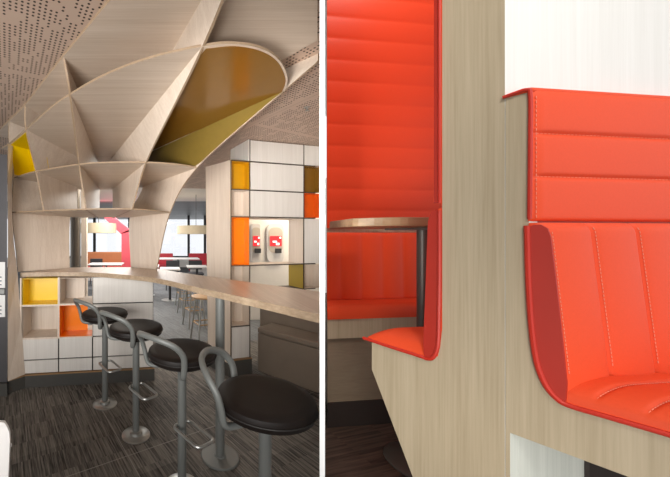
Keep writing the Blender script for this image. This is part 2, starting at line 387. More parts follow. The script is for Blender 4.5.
# ------------------------------------------------------------------ BASE CABINET under the shelf tree
base = thing('base_cabinet', 'low white panelled cabinet with yellow and orange niches under the curved bar', 'cabinet', (-.75, 3.1, 0))
fa, fc = V(-1.35, 2.98, 0), V(-.12, 3.14, 0); fd = (fc-fa).normalized(); fn = V(-fd.y, fd.x, 0)
def fx_at(u):
    k = (u-PX)/FPX; return (k*fa.y-fa.x)/(fd.x-k*fd.y)
def FP(x, dep, z): p = fa+fd*x+fn*dep; return V(p.x, p.y, z)
ux = [fx_at(u) for u in (21.5, 58.5, 92.5, 153.5)]; uz = [.13, .262, .466, .788, 1.055]
def fbox(mbx, x0, x1, d0, d1, z0, z1, mi=0): return mbx.prism([FP(x0, d0, z0), FP(x1, d0, z0), FP(x1, d1, z0), FP(x0, d1, z0)], (0, 0, z1-z0), mi, mi)
car = MB(); DEP = .38
for z in uz[1:-1]:
    pass
fbox(car, ux[0], ux[2], .004, DEP, uz[2]-.007, uz[2]+.007); fbox(car, ux[0], ux[2]-.01, .004, DEP, uz[3]-.007, uz[3]+.007)
fbox(car, ux[1]-.008, ux[1]+.008, .004, DEP, uz[2]+.007, uz[3]-.007); fbox(car, ux[1]-.008, ux[1]+.008, .004, DEP, uz[3]+.007, uz[4])
fbox(car, ux[0]-.014, ux[0], .0, DEP, uz[0], uz[4])
fbox(car, ux[2]-.003, ux[3], .02, DEP, uz[0], uz[4]); fbox(car, ux[0], ux[2]-.003, .02, DEP, uz[0], uz[2]-.007)
fbox(car, ux[0], ux[2]-.12, DEP, DEP+.012, uz[2], uz[4])
car.build('carcass', [ASH], base)
g = .006
for x0, x1, z0, z1 in ((0, 1, 0, 1), (1, 2, 0, 1), (2, 3, 0, 1), (0, 1, 1, 2), (1, 2, 1, 2), (2, 3, 1, 2), (2, 3, 2, 3), (2, 3, 3, 4)):
    fbox(MB(), ux[x0]+g, ux[x1]-g, 0, .018, uz[z0]+g, uz[z1]-g).build('front_panel', LAM, base, bevel=.0015)
jb = MB(); fbox(jb, ux[0], ux[3]-.002, .0185, .0198, uz[0], uz[2]); fbox(jb, ux[2], ux[3]-.002, .0185, .0198, uz[2], uz[4]); jb.build('shadow_gap', JOINT, base)
def niche(x0, x1, z0, z1, mat, label, cut=0, dep=.2):
    nb = MB(); a, b, c, d = ux[x0]+.009, ux[x1]-.009, uz[z0]+.0075, uz[z1]-.0075
    fbox(nb, a, b-cut, dep, dep+.006, c, d); fbox(nb, a, b, .006, dep, c, c+.003); fbox(nb, a, b, .006, dep, d-.003, d); fbox(nb, a, a+.003, .006, dep, c+.003, d-.003)
    if not cut: fbox(nb, b-.003, b, .006, dep, c+.003, d-.003)
    nb.build('niche_lining', mat, base)['label'] = label
niche(0, 1, 3, 4, YEL, 'yellow niche lining'); niche(1, 2, 2, 3, ORA, 'orange niche lining', .06); niche(0, 1, 2, 3, ASH, 'pale wood niche lining', dep=.28)
niche(1, 2, 3, 4, ASH, 'pale wood niche lining', cut=.1, dep=.28)
pb = MB(); fbox(pb, ux[0]-.02, ux[3]+.01, -.004, DEP, .0, .115)
pb.prism([V(ea[0], ea[1], 0), V(eb[0], eb[1], 0), V(eb[0]-.05, eb[1]+.05, 0), V(ea[0]-.06, ea[1]+.06, 0)], (0, 0, .115)); pb.build('plinth', PLINTH, base)
cb = MB(); fbox(cb, ux[0]-.02, ux[3]+.012, -.008, DEP, .116, .128)
cb.prism([V(ea[0]+.004, ea[1]-.004, .116), V(eb[0]+.002, eb[1]-.006, .116), V(eb[0]-.05, eb[1]+.05, .116), V(ea[0]-.06, ea[1]+.06, .116)], (0, 0, .012)); cb.build('plinth_cap', BRASS, base)

# ------------------------------------------------------------------ BAR COUNTER
bar = thing('bar_counter', 'long curved ash bar counter sweeping past the stools to the white wall', 'counter', (.2, 2.5, 0))
HB = -.35; ZB = EYE+HB
front = [PL(u, v, HB) for u, v in ((20, 272.6), (55, 272.2), (88, 272.4), (115, 274), (155, 278), (205, 289.0), (260, 301), (320.2, 314.4))]
back = [PL(u, v, HB) for u, v in ((320.2, 291.6), (250, 282.2), (185, 273), (160, 269.2), (140, 267.6), (125, 267.2), (100, 267), (69, 267.5))]
poly = [V(p.x, p.y, ZB-.042) for p in crom([V(*p, 0) for p in front], 8)]+[V(p.x, p.y, ZB-.042) for p in crom([V(*p, 0) for p in back], 6)]
MB().prism(poly, (0, 0, .042), rim=1).build('worktop', [TOPW, TOPEDGE], bar, bevel=.002)
lp = PL(220, 457, -EYE)
lg = MB(); lg.lathe([(.03, .012), (.03, ZB-.042)], (lp[0], lp[1], 0), 24); lo = lg.build('support_leg', GREY, bar, smooth=True)
MB().lathe([(.125, 0), (.125, .006), (.12, .011), (.04, .013), (.036, .02), (.031, .022)], (lp[0], lp[1], 0), 40).build('base_plate', GREY, lo, smooth=True)

# ------------------------------------------------------------------ BAR STOOLS
def make_stool():
    r = thing('bar_stool', '', 'stool', (0, 0, 0), 'bar stools along the counter')
    zt = .808
    MB().lathe([(.12, zt-.068), (.168, zt-.065), (.188, zt-.056), (.194, zt-.04), (.196, zt-.026), (.192, zt-.011), (.18, zt-.003), (.15, zt), (.07, zt+.001), (.005, zt+.001)], n=56).build('seat', LEATH, r, smooth=True)
    p = MB(); pts = [(.197*math.cos(a), .197*math.sin(a), zt-.034) for a in [2*PI*k/48 for k in range(48)]]
    p.tube(pts, .0022, 6, True); p.build('seat_piping', PAN, r, smooth=True)
    MB().lathe([(.03, zt-.115), (.05, zt-.106), (.10, zt-.088), (.15, zt-.078), (.152, zt-.066)], n=40).build('seat_pan', PAN, r, smooth=True)
    MB().lathe([(.0255, .02), (.0255, zt-.106)], n=24).build('pole', GREY, r, smooth=True)
    MB().lathe([(.104, 0), (.104, .005), (.098, .010), (.045, .012), (.042, .03), (.034, .034), (.026, .036)], n=40).build('base_plate', STEEL, r, smooth=True)
    # low hoop backrest: back points to local -x
    pts = []
    half = [(44, .09, -.10), (44, .165, -.10), (45, .20, -.08), (46, .216, -.02), (44, .232, .04), (34, .25, .09), (17, .258, .117), (0, .26, .124)]
    for ph, rr, z in [(-a, b, c) for a, b, c in half]+half[-2::-1]:
        a = PI+R(ph); pts.append((rr*math.cos(a), rr*math.sin(a), zt+z))
    MB().tube(crom(pts, 6), .0165, 12, flat=.8).build('backrest_hoop', GREY, r, smooth=True)
    fz = .365; f = MB(); w = .058; L0, L1 = -.012, .215
    path = []
    for cx, cy, a0 in ((L1-.03, w-.03, 0), (L0+.03, w-.03, 90), (L0+.03, -w+.03, 180), (L1-.03, -w+.03, 270)):
        for k in range(5):
            a = R(a0+90*k/4); path.append((cx+.03*math.cos(a), cy+.03*math.sin(a), fz))
    f.tube(path, .0085, 8, True); f.build('footrest', STEEL, r, smooth=True)
    return r
st0 = make_stool()
def turn_foot(root, a):
    for ch in root.children:
        if ch.name.startswith('footrest'): ch.rotation_euler.z = a
spots = [(105, 404, 44, 'black seated bar stool farthest along the bar, nearest the orange niche'),
         (136, 435, 44, 'black bar stool before the white cabinet panels, second from the orange niche'),
         (182, 487, 44, 'third bar stool along the counter, its seat behind the hoop of the nearest stool'),
         (265, 589, -22, 'nearest and largest bar stool, round dark seat at the bottom by the white wall')]
for i, (u, v, rz, lab) in enumerate(spots):
    x, y = PL(u, v, -EYE)
    if i == 0: o = st0; o.location = (x, y, 0); o.rotation_euler = (0, 0, R(rz)); o['label'] = lab
    else: o = dup(st0, (x, y, 0), R(rz), lab)
    turn_foot(o, R(-56)-R(rz))

# ------------------------------------------------------------------ TALL WALL CABINET right of the bar
cab = thing('tall_cabinet', 'tall white panelled cabinet wall with mustard and orange niches reaching the ceiling', 'cabinet', (1.1, 3.4, 0))
ca = V(*PL(250, 139, H4), 0); cd0 = V(*PL(303, 144, H4), 0); cdv = (cd0-ca).normalized(); cn = V(-cdv.y, cdv.x, 0)
def cx_at(u):
    k = (u-PX)/FPX; return (k*ca.y-ca.x)/(cdv.x-k*cdv.y)
def CP(x, dep, z): p = ca+cdv*x+cn*dep; return V(p.x, p.y, z)
def cbox(mbx, x0, x1, d0, d1, z0, z1, mi=0): return mbx.prism([CP(x0, d0, z0), CP(x1, d0, z0), CP(x1, d1, z0), CP(x0, d1, z0)], (0, 0, z1-z0), mi, mi)
cxs = [cx_at(231.5), cx_at(250), cx_at(304), cx_at(320.4)-.004]
def zc(v): return EYE+(PY-v)*ca.y/FPX
cz = [.0, zc(357.5), zc(325.5), zc(292), zc(265.5), zc(217), zc(190), zc(161.5), ZC-.004]
D2 = .36; kk = MB(); e = .008
for j in range(2, 8): cbox(kk, cxs[0], cxs[1], .003, D2, cz[j]-e*.7, cz[j]+e*.7)
for j in range(3, 8): cbox(kk, cxs[1], cxs[3]-.06, .003, .25, cz[j]-e*.7, cz[j]+e*.7)
cbox(kk, cxs[0]-.012, cxs[0], 0.002, D2, cz[1], cz[7]); cbox(kk, cxs[1]-.006, cxs[1]+.006, .003, D2, cz[1], cz[4]-.006); cbox(kk, cxs[1]-.006, cxs[1]+.006, .003, D2, cz[5]+.006, cz[8])
cbox(kk, cxs[2]-.006, cxs[2]+.006, .003, .252, cz[3], cz[5]+.006); cbox(kk, cxs[2]-.006, cxs[2]+.006, .003, .3, cz[5]+.006, cz[8]); cbox(kk, cxs[1]+.006, cxs[2]-.006, .03, D2, cz[5]+.02, cz[8])
ux2 = cx_at(288)
kk.build('carcass', plain('dark_cabinet_edge', (74, 62, 52), .6), cab)
gg = .0075
def panel(i0, i1, j0, j1): cbox(MB(), cxs[i0]+gg, cxs[i1]-gg, 0, .02, cz[j0]+gg, cz[j1]-gg).build('front_panel', LAM, cab, bevel=.0015)
for j in (5, 6, 7): panel(1, 2, j, j+1)
panel(2, 3, 7, 8); panel(2, 3, 4, 5); panel(0, 1, 1, 2)
cbox(MB(), cxs[1]-.02, cxs[1]-.0065, .001, .40, cz[7]+.006, ZC-.006).build('side_panel', LAM, cab)
jj = MB(); cbox(jj, cxs[1]+.0062, cxs[2]-.0062, .0205, .029, cz[5]+.008, cz[8]-.002); cbox(jj, cxs[2]+.0065, cxs[3]-.002, .021, .026, cz[4]+.008, cz[5]-.008); jj.build('shadow_gap', JOINT, cab)
def cniche(i0, i1, j0, j1, mat, lab, dep=.18, x0=None, x1=None):
    a = (cxs[i0] if x0 is None else x0)+.0065; b = (cxs[i1] if x1 is None else x1)-.0065; c, d = cz[j0]+.006, cz[j1]-.006; nb = MB()
    cbox(nb, a, b, dep, dep+.006, c, d); cbox(nb, a, b, .006, dep, c, c+.003); cbox(nb, a, b, .006, dep, d-.003, d); cbox(nb, a, a+.003, .006, dep, c+.003, d-.003); cbox(nb, b-.003, b, .006, dep, c+.003, d-.003)
    nb.build('niche_lining', mat, cab)['label'] = lab
cniche(0, 1, 6, 7, plain('amber_lacquer', (206, 150, 8), .35, var=.02), 'amber yellow niche lining', .1); cniche(0, 1, 5, 6, ASH, 'pale wood niche lining', .12)
cniche(0, 1, 4, 5, ORA, 'orange niche lining', .1)
for j in (2, 3): cniche(0, 1, j, j+1, ASH, 'pale wood niche lining', .15)
cniche(2, 3, 6, 7, GOLD, 'mustard niche lining', .08); cniche(2, 3, 5, 6, plain('burnt_orange_lacquer', (222, 92, 10), .35), 'burnt orange niche lining', .08)
cniche(2, 3, 3, 4, ASH, 'pale wood niche lining', .1)
for z0, z1, mt, lb_ in ((cz[4]+.007, cz[5]-.007, ASH, 'pale wood cheek'), (cz[3]+.007, cz[4]-.007, OLIVE, 'olive cheek')):
    cbox(MB(), cxs[2]-.010, cxs[2]-.0065, .006, .25, z0, z1).build('cheek_panel', mt, cab)['label'] = lb_
cbox(MB(), cxs[1]+.007, cxs[2]-.011, .008, .25, cz[4]+.0062, cz[4]+.009).build('shelf_lining', ASH, cab); cbox(MB(), cxs[1]+.007, cxs[2]-.011, .008, .25, cz[5]-.009, cz[5]-.0062).build('shelf_lining', ASH, cab)
# end panel angled away at the left
ep0 = V(*(CP(cxs[0]-.014, 0, 0).xy), 0)
zt0 = EYE+(PY-160)*ep0.y/FPX; kx = (205.5-PX)/FPX
yf = (zt0-EYE)*FPX/(PY-167); far = V(kx*yf, yf, 0)
pe = [V(ep0.x, ep0.y, .13), V(ep0.x, ep0.y, zt0), V(far.x, far.y, zt0), V(far.x+.03, far.y, .13)]
MB().prism(pe, (far-ep0).normalized().cross(V(0, 0, 1))*.02, rim=1).build('end_panel', [ASH, PLYEDGE], cab)
pp = MB(); cbox(pp, cxs[0]-.01, cxs[1]+.02, -.004, D2, 0, cz[1]-.015); pp.prism([V(ep0.x-.01, ep0.y-.01, 0), V(far.x, far.y, 0), V(far.x+.03, far.y, 0), V(ep0.x+.05, ep0.y, 0)], (0, 0, .128)); pp.build('plinth', PLINTH, cab)
cbox(MB(), cxs[0]-.012, cxs[1]+.022, -.006, D2, cz[1]-.014, cz[1]-.003).build('plinth_cap', BRASS, cab)

# dark banquette at the foot of the tall cabinet
bq = thing('banquette', 'dark brown upholstered banquette bench under the bar by the white wall', 'bench', (1.3, 3.0, 0))
A = V(*PL(257, 371, -EYE), 0); B = V(*PL(318, 394, -EYE), 0); bd = (B-A).normalized(); bn = V(-bd.y, bd.x, 0)
def wallhit(p, d):
    "distance from p along d to the middle wall"
    n = V(RAYP.x, RAYP.y, 0); return (-(p.dot(n))-.012)/d.dot(n)
B2 = A+bd*(wallhit(A, bd)-.01)
def bprism(off0, off1, z0, z1, name, bev=.02, back_=0):
    p0, p1 = A+bn*off0-bd*back_, A+bn*off1-bd*back_
    q0, q1 = p0+bd*(wallhit(p0, bd)-.01), p1+bd*(wallhit(p1, bd)-.01)
    return MB().prism([V(p0.x, p0.y, z0), V(q0.x, q0.y, z0), V(q1.x, q1.y, z0), V(p1.x, p1.y, z0)], (0, 0, z1-z0)).build(name, BANQ, bq, bevel=bev, segs=3)
bprism(.012, .30, .0, .41, 'seat_base', .008); bprism(0, .295, .412, .475, 'seat_cushion', .02); bprism(.30, .36, .0, .82, 'backrest', .012, .16)

# ------------------------------------------------------------------ LEFT EDGE: bin station and white chairs
bs = thing('bin_station', 'dark grey bin station with white notices at the left edge', 'bin', (-1.62, 2.75, 0))
bx1 = X(7.2, 2.815)
def bplan(y0, y1, z0, z1): return MB().prism([V(bx1-.6, y0, z0), V(X(7.2, y0), y0, z0), V(X(7.2, y1), y1, z0), V(bx1-.6, y1, z0)], (0, 0, z1-z0))
bplan(2.835, 3.1, .12, PT(0, 154, 2.83).z).build('body', MACH, bs, bevel=.004); bplan(2.82, 3.1, .0, .116).build('plinth', PLINTH, bs)
yp = 2.826
for v0, v1 in ((262, 288), (295, 317)):
    z0, z1 = PT(0, v1, yp).z, PT(0, v0, yp).z
    o = MB().box(((X(5.2, yp)+bx1-.5)/2, yp, (z0+z1)/2), (X(5.2, yp)-bx1+.5, .006, z1-z0)).build('notice', PAPER, bs, bevel=.002)
    o['label'] = 'white notice'
    k = MB()
    for q in range(3): k.box((X(1.2, yp)-.05, yp-.004, z0+.03+.035*q), (.11, .002, .008))
    k.build('lettering', INK, o)
MB().box((bx1-.31, yp, PT(0, 291.5, yp).z), (.56, .012, .045)).build('flap', STEEL, bs, bevel=.003)

def white_chair(name, label, loc, rz):
    c = thing(name, label, 'chair', loc, 'white moulded chairs')
    M = Matrix.Rotation(rz, 3, 'Z')
    def loc2(p): return V(*loc)+M @ Vector(p)
    nu, nv = 15, 12
    def grid(fn, th, nm):
        m = MB(); top = [[loc2(fn(i/(nu-1)*2-1, j/(nv-1))) for i in range(nu)] for j in range(nv)]
        bot = [[loc2(Vector(fn(i/(nu-1)*2-1, j/(nv-1)))+Vector(th)) for i in range(nu)] for j in range(nv)]
        vs = [p for r_ in top for p in r_]+[p for r_ in bot for p in r_]; N = nu*nv; fs = []
        for j in range(nv-1):
            for i in range(nu-1):
                a = j*nu+i; fs += [[a, a+1, a+nu+1, a+nu], [N+a, N+a+nu, N+a+nu+1, N+a+1]]
        bd_ = [i for i in range(nu)]+[j*nu+nu-1 for j in range(1, nv)]+[(nv-1)*nu+i for i in range(nu-2, -1, -1)]+[j*nu for j in range(nv-2, 0, -1)]
        for q in range(len(bd_)): a, b = bd_[q], bd_[(q+1) % len(bd_)]; fs.append([a, b, N+b, N+a])
        m.add(vs, fs); return m.build(nm, WPLAS, c, smooth=True)
    def rr(a, b): return a*(1-.12*max(0, (b-.7)/.3)**2)
    grid(lambda a, b: (rr(a, b)*.2, .16+.05*b-.04*(1-a*a)+.04, .47+.33*b-.03*max(0, b-.8)*abs(a)**3*5), (0, .012, 0), 'backrest')
    grid(lambda a, b: (a*.21, -.2+.4*b, .45-.015*(1-a*a)+.03*max(0, b-.85)), (0, 0, -.014), 'seat')
    for sx in (-1, 1):
        for sy in (-1, 1):
            MB().tube([loc2((sx*.17, sy*.16, .438)), loc2((sx*.21, sy*.2, .0))], [.014, .011], 10).build('leg', STEEL, c, smooth=True)
white_chair('dining_chair', 'white moulded chair nearest the camera at the lower left corner', (-.72, .86, 0), R(10))
white_chair('dining_chair', 'white moulded chair behind the nearest one at the left edge', (-1.02, 1.42, 0), R(60))

# small spot lamp in the ceiling
sp_ = PT(307, 107, FPX*H4/(PY-107))
sl = thing('ceiling_sprinkler', 'small silver sprinkler head in the perforated ceiling above the tall cabinet', 'sprinkler', (sp_.x, sp_.y, ZC))
MB().lathe([(.022, ZC-.004), (.022, ZC-.0005)], (sp_.x, sp_.y, 0), 20).build('rose', STEEL, sl, smooth=True)
MB().lathe([(.016, ZC-.03), (.016, ZC-.027), (.005, ZC-.026), (.007, ZC-.004)], (sp_.x, sp_.y, 0), 14).build('head', STEEL, sl, smooth=True)

# ------------------------------------------------------------------ BEYOND THE SHELF: far dining room
cp = PT(75.5, 240, 5.2); o = MB().lathe([(.085, 0.001), (.085, ZC-.001)], (cp.x, cp.y, 0), 32).build('column', DSTEEL, smooth=True)
tag(o, 'round dark steel column behind the left side of the shelf', 'column')
cp = PT(84.5, 240, 5.8); o = MB().box((cp.x, cp.y, ZC/2), (.10, .10, ZC-.002)).build('post', ASH); tag(o, 'square pale wooden post beside the steel column', 'post')
def pendant(u0, u1, v0, v1, Y, label, dz=.35):
    a, b = PT(u0, v0, Y), PT(u1, v1, Y); x = (a.x+b.x)/2; w = (b.x-a.x)/2; h = a.z-b.z
    p = thing('pendant_lamp', label, 'lamp', (x, Y, b.z), 'cream drum pendant lamps')
    MB().lathe([(w-.006, 0), (w, 0), (w, h), (w-.006, h)], (x, Y, b.z), 40).build('lamp_shade', SHADE, p, smooth=True)
    MB().tube([(x, Y, b.z+h), (x, Y, ZC-.001)], .006, 8).build('cable', FRAME, p)
pendant(81, 116, 223.5, 233, 6.6, 'cream drum pendant seen through the gap of the shelf')
pendant(177, 215, 226, 234, 7.6, 'cream drum pendant left of the tall cabinet, before the windows')
# pink gabled frame
gp = thing('portal_frame', 'coral pink upright with a sloping beam in the far dining room', 'frame', (PT(110, 230, 9).x, 9, 0))
Yg = 9.0
pr = [PT(121.5, 233, Yg), PT(130.5, 231, Yg)]
q = [V(pr[0].x, Yg, 0.001), V(pr[1].x, Yg, 0.001), V(pr[1].x, Yg, pr[1].z+.05), V(pr[0].x, Yg, pr[0].z)]
MB().prism(q, (0, .25, 0)).build('upright', PINK, gp)
MB().prism([PT(131, 231, Yg), PT(121, 234, Yg), PT(97, 211, Yg), PT(107, 211, Yg)], (0, .25, 0)).build('rafter', PINK, gp)
def far_bench(u0, u1, vt, vs_, Y, mat, label, mat2=None):
    a, b = X(u0, Y), X(u1, Y); zt_ = PT(0, vt, Y).z; zs_ = .45
    t_ = thing('banquette', label, 'bench', ((a+b)/2, Y, 0), 'red benches in the far dining room')
    MB().box(((a+b)/2, Y+.1, zt_/2+.1), (b-a, .12, zt_-.2)).build('backrest', mat2 or mat, t_, bevel=.02)
    MB().box(((a+b)/2, Y-.2, .41), (b-a, .48, .1)).build('seat', mat, t_, bevel=.02); MB().box(((a+b)/2, Y-.1, .18), (b-a-.1, .4, .359)).build('base', FARW, t_)
far_bench(84, 123, 252, 0, 10.6, REDF, 'red bench with an orange brown wooden back seen through the shelf gap', BROWN)
far_bench(158, 173, 253.5, 0, 11.5, REDF, 'red bench seen right of the shelf, left of its twin')
far_bench(189, 214, 253.5, 0, 11.5, REDF, 'red bench seen beside the tall cabinet under the far window')
def far_table(u, v, w, d, label, Y=None, base=True):
    z = .74; Y = (EYE-z)*FPX/(v-PY); x = X(u, Y)
    t_ = thing('dining_table', label, 'table', (x, Y, 0), 'white pedestal tables in the far dining room')
    MB().box((x, Y, z-.015), (w, d, .03)).build('tabletop', WPLAS, t_, bevel=.005)
    MB().lathe([(.03, .02), (.03, z-.031)], (x, Y, 0), 16).build('leg', FRAME, t_, smooth=True)
    MB().lathe([(.2, 0.001), (.2, .012), (.04, .02)], (x, Y, 0), 24).build('base_plate', STEEL, t_, smooth=True)
far_table(106, 263.5, .9, .6, 'white table seen through the shelf gap below the pendant'); far_table(170, 268, .45, .5, 'long white table top just right of the curved fin')
far_table(197, 266, .5, .5, 'white table against the tall cabinet edge'); far_table(178, 258, 1.4, .7, 'white table farthest back under the windows')
far_table(147, 265.5, .6, .6, 'white table half hidden behind the curved fin')
# cafe stools with steel legs, between the bar and the far tables
def cafe_stool(name, label, x, y, rz, seat=TAN, h=.65):
    c = thing(name, label, 'stool', (x, y, 0), 'steel legged cafe stools'); M = Matrix.Rotation(rz, 3, 'Z')
    MB().lathe([(.16, h-.03), (.175, h-.02), (.175, h-.006), (.16, h), (.02, h)], (x, y, 0), 28).build('seat', seat, c, smooth=True)
    for k in range(4):
        a = rz+PI/4+k*PI/2; MB().tube([(x+.12*math.cos(a), y+.12*math.sin(a), h-.031), (x+.2*math.cos(a), y+.2*math.sin(a), .0)], .012, 8).build('leg', STEEL, c, smooth=True)
    rg = [(x+.165*math.cos(rz+PI/4+k*PI/2), y+.165*math.sin(rz+PI/4+k*PI/2), .28) for k in range(4)]
    MB().tube(rg, .009, 8, True).build('foot_ring', TAN, c, smooth=True)
for u, v, l in ((204, 346, 'steel and tan cafe stool nearest the tall cabinet, under the counter edge'), (194, 329, 'steel cafe stool second in the row running back under the counter'), (187, 317, 'steel cafe stool third back under the counter'), (184, 309, 'steel cafe stool farthest back under the counter')):
    x, y = PL(u, v-3, -EYE); cafe_stool('cafe_stool', l, x, y, .3)
for u, v, l in ((173, 262.5, 'dark chair behind the long white table'), (196, 261, 'dark chair left of the cabinet edge table'), (95, 262, 'dark chair at the table below the pendant')):
    Y = 8.6 if u > 150 else 9.3; x = X(u, Y); c = thing('dining_chair', l, 'chair', (x, Y, 0), 'dark chairs in the far dining room')
    MB().box((x, Y, .44), (.4, .4, .05)).build('seat', FRAME, c, bevel=.015); MB().box((x, Y+.19, .66), (.38, .03, .26)).build('backrest', FRAME, c, bevel=.015)
    for sx in (-1, 1):
        for sy in (-1, 1): MB().tube([(x+sx*.16, Y+sy*.16, .42), (x+sx*.19, Y+sy*.19, 0)], .012, 8).build('leg', FRAME, c)
# ordering area seen through the open bay of the tall cabinet
kw = MB(); Yk = 5.4
kw.box((X(285, Yk), Yk+.06, ZC/2), (1.5, .1, ZC-.01)); o = kw.build('wall_kiosk', FARW); struct(o)
def kiosk(u0, u1, label):
    x0, x1 = X(u0, Yk), X(u1, Yk); w = (x1-x0)/2; cx_ = (x0+x1)/2; zb_, zt_ = PT(0, 263, Yk).z, PT(0, 223, Yk).z
    k = thing('order_kiosk', label, 'kiosk', (cx_, Yk-.03, zb_), 'white order kiosks')
    def pill(w_, za, zb2, y, n=12):
        r_ = w_*.75; out = []
        for cxo, czo, a0 in ((w_-r_, zb2-r_, 0), (-w_+r_, zb2-r_, 90), (-w_+r_, za+r_, 180), (w_-r_, za+r_, 270)):
            for i in range(n+1): a = R(a0+90*i/n); out.append(V(cx_+cxo+r_*math.cos(a), y, czo+r_*math.sin(a)))
        return out
    MB().prism(pill(w, zb_, zt_, Yk), (0, -.05, 0)).build('housing', WPLAS, k, bevel=.01)
    MB().prism(pill(w*.8, zb_+.18, zt_-.08, Yk-.051), (0, -.008, 0)).build('face_plate', plain('kiosk_grey', (196, 186, 172), .5), k)
    za, zb3 = PT(0, 246, Yk).z, PT(0, 236, Yk).z
    s = MB().box((cx_, Yk-.066, (za+zb3)/2), (w*1.35, .012, zb3-za)).build('screen', SCRN, k)
    for dx, dz, sx, sz in ((-.02, -.01, .5*w, .03), (.03, -.05, .4*w, .04), (w*.5, (zb3-za)/2-.03, .03, .03)):
        MB().box((cx_+dx, Yk-.073, (za+zb3)/2+dz), (sx, .002, sz)).build('screen_mark', SCRW, s)
    MB().box((cx_+w*.25, Yk-.08, PT(0, 250.5, Yk).z), (.1, .05, .08)).build('card_reader', FRAME, k, bevel=.006)
kiosk(266, 283, 'white pill-shaped order kiosk with a red screen, whole in the open bay'); kiosk(250.5, 260, 'white order kiosk half hidden by the orange niche')

# ==================================================================== BOOTH ROOM (right of the middle wall, on a raised floor)
K = .85; C0 = V(.83, .635, 0); dv = V(-.504, .8637, 0); ev = V(.9936, .1126, 0)
def RP(t, s, z): p = (C0+dv*t+ev*s)*K; return V(p.x, p.y, EYE+K*z)
RN = V(RAYP.x, RAYP.y, 0)
def smin(t, gap=.012):
    p = (C0+dv*t)*K; return -((p.dot(RN))-(th+gap))/(ev.dot(RN)*K)
ZF = -.955
fl = MB(); zf = EYE+K*ZF
fl.prism([V(.1, .15, .001), V(1.2, .15, .001), V(1.2, -2, .001), V(5, -2, .001), V(5, 4.5, .001), V(*onray(4.5, th+.002), .001), V(*onray(.9, th+.002), .001)], (0, 0, zf-.001)); struct(fl.build('floor', CARPR))
cl = MB(); cl.prism([V(0, -2, 3.2), V(5, -2, 3.2), V(5, 4.5, 3.2), V(*onray(4.5, th+.002), 3.2), V(0, 0, 3.2)], (0, 0, .06)); struct(cl.build('ceiling', FARW))
def rprism(poly_tz, s0, s1, mats, name, parent, bevel=0):
    return MB().prism([RP(t_, s0, z) for t_, z in poly_tz], ev*(s1-s0)*K, rim=1 if isinstance(mats, list) else 0).build(name, mats, parent, bevel=bevel)
SMAX = 1.5
# partition between the two booths: white laminate above the near bench
o = rprism([(.0935, ZF+.002), (.0935, 2.0), (.2045, 2.0), (.2045, ZF+.002)], .022, SMAX, WHITEB, 'wall_booth', None); struct(o)

def cushion(name, mat, parent, mapf, A_, B_, nu, nv, hf, back=-.01):
    "padded panel: mapf(a, b, c) gives the place of a, b in the panel and c out of it"
    m = MB(); us = [A_*i/(nu-1) if not isinstance(A_, list) else A_[i] for i in range(nu)]; vs_ = [B_*j/(nv-1) for j in range(nv)]
    top = [mapf(a, b, hf(a, b)) for b in vs_ for a in us]; bd_ = [i for i in range(nu)]+[j*nu+nu-1 for j in range(1, nv)]+[(nv-1)*nu+i for i in range(nu-2, -1, -1)]+[j*nu for j in range(nv-2, 0, -1)]
    bk = [mapf(us[i % nu], vs_[i//nu], back) for i in bd_]; N = len(top); fs = []
    for j in range(nv-1):
        for i in range(nu-1): a = j*nu+i; fs.append([a, a+1, a+nu+1, a+nu])
    L = len(bd_)
    for q in range(L): fs.append([bd_[q], bd_[(q+1) % L], N+(q+1) % L, N+q])
    fs.append([N+q for q in range(L)])
    m.add(top+bk, fs); return m.build(name, mat, parent, smooth=True)
def rnd(q, r): return 1 if q >= r else math.sqrt(max(0, 1-(1-q/r)**2))
def groove(x, lines, w):
    d = min(abs(x-l) for l in lines); return math.exp(-(d/w)**2)
def nonuni(A_, first, n):
    "denser samples near the visible end"
    return [first*i/(n*.7) if i < n*.7 else first+(A_-first)*(i-n*.7)/(n-1-n*.7) for i in range(n)]
def stitches(path, parent, step=.0055, r=.0008, name='stitching'):
    m = MB(); path = [Vector(p) for p in path]; acc = 0; on = True
    for a, b in zip(path, path[1:]):
        L = (b-a).length; n = max(1, int(L/step))
        for k in range(n):
            p = a.lerp(b, (k+.15)/n); q = a.lerp(b, (k+.75)/n); m.tube([p, q], r, 4)
    return m.build(name, STI, parent)

# ---- near bench, on the right
nb = thing('booth_bench', 'near coral red padded booth bench against the white wall', 'bench', RP(-.1, .3, ZF), 'padded booth benches')
cur = [(.056, .03), (.050, .02), (.047, -.12), (.042, -.22), (.034, -.28), (.022, -.315), (.008, -.336), (-.004, -.342)]
rprism([(.0912, ZF+.001), (.0912, .322), (.056, .322)]+cur+[(-.36, -.342), (-.36, ZF+.001), (-.30, ZF+.001), (-.30, -.447), (.084, -.447), (.084, ZF+.001)], 0, .022, [BOOTH, PALEB], 'end_panel', nb)
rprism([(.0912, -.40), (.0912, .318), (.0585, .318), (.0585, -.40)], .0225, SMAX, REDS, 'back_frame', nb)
rprism([(.0912, ZF+.001), (.0912, -.401), (.0585, -.401), (.084, -.447), (.084, ZF+.001)], .0225, SMAX, PALEB, 'under_panel', nb)
rprism([(.069, -.36), (-.30, -.36), (-.30, -.41), (.069, -.41)], .0225, SMAX, BOOTH, 'seat_frame', nb)
rprism([(.0835, -.412), (.076, -.412), (.076, ZF+.001), (.0835, ZF+.001)], .2, SMAX, SKIRT, 'recess_shade', nb)  # dark sheet imitating the deep shade in the recess under the seat
rprism([(.0908, ZF+.002), (.0908, .318), (.0926, .318), (.0926, ZF+.002)], .0015, .019, JOINT, 'shadow_gap', nb)
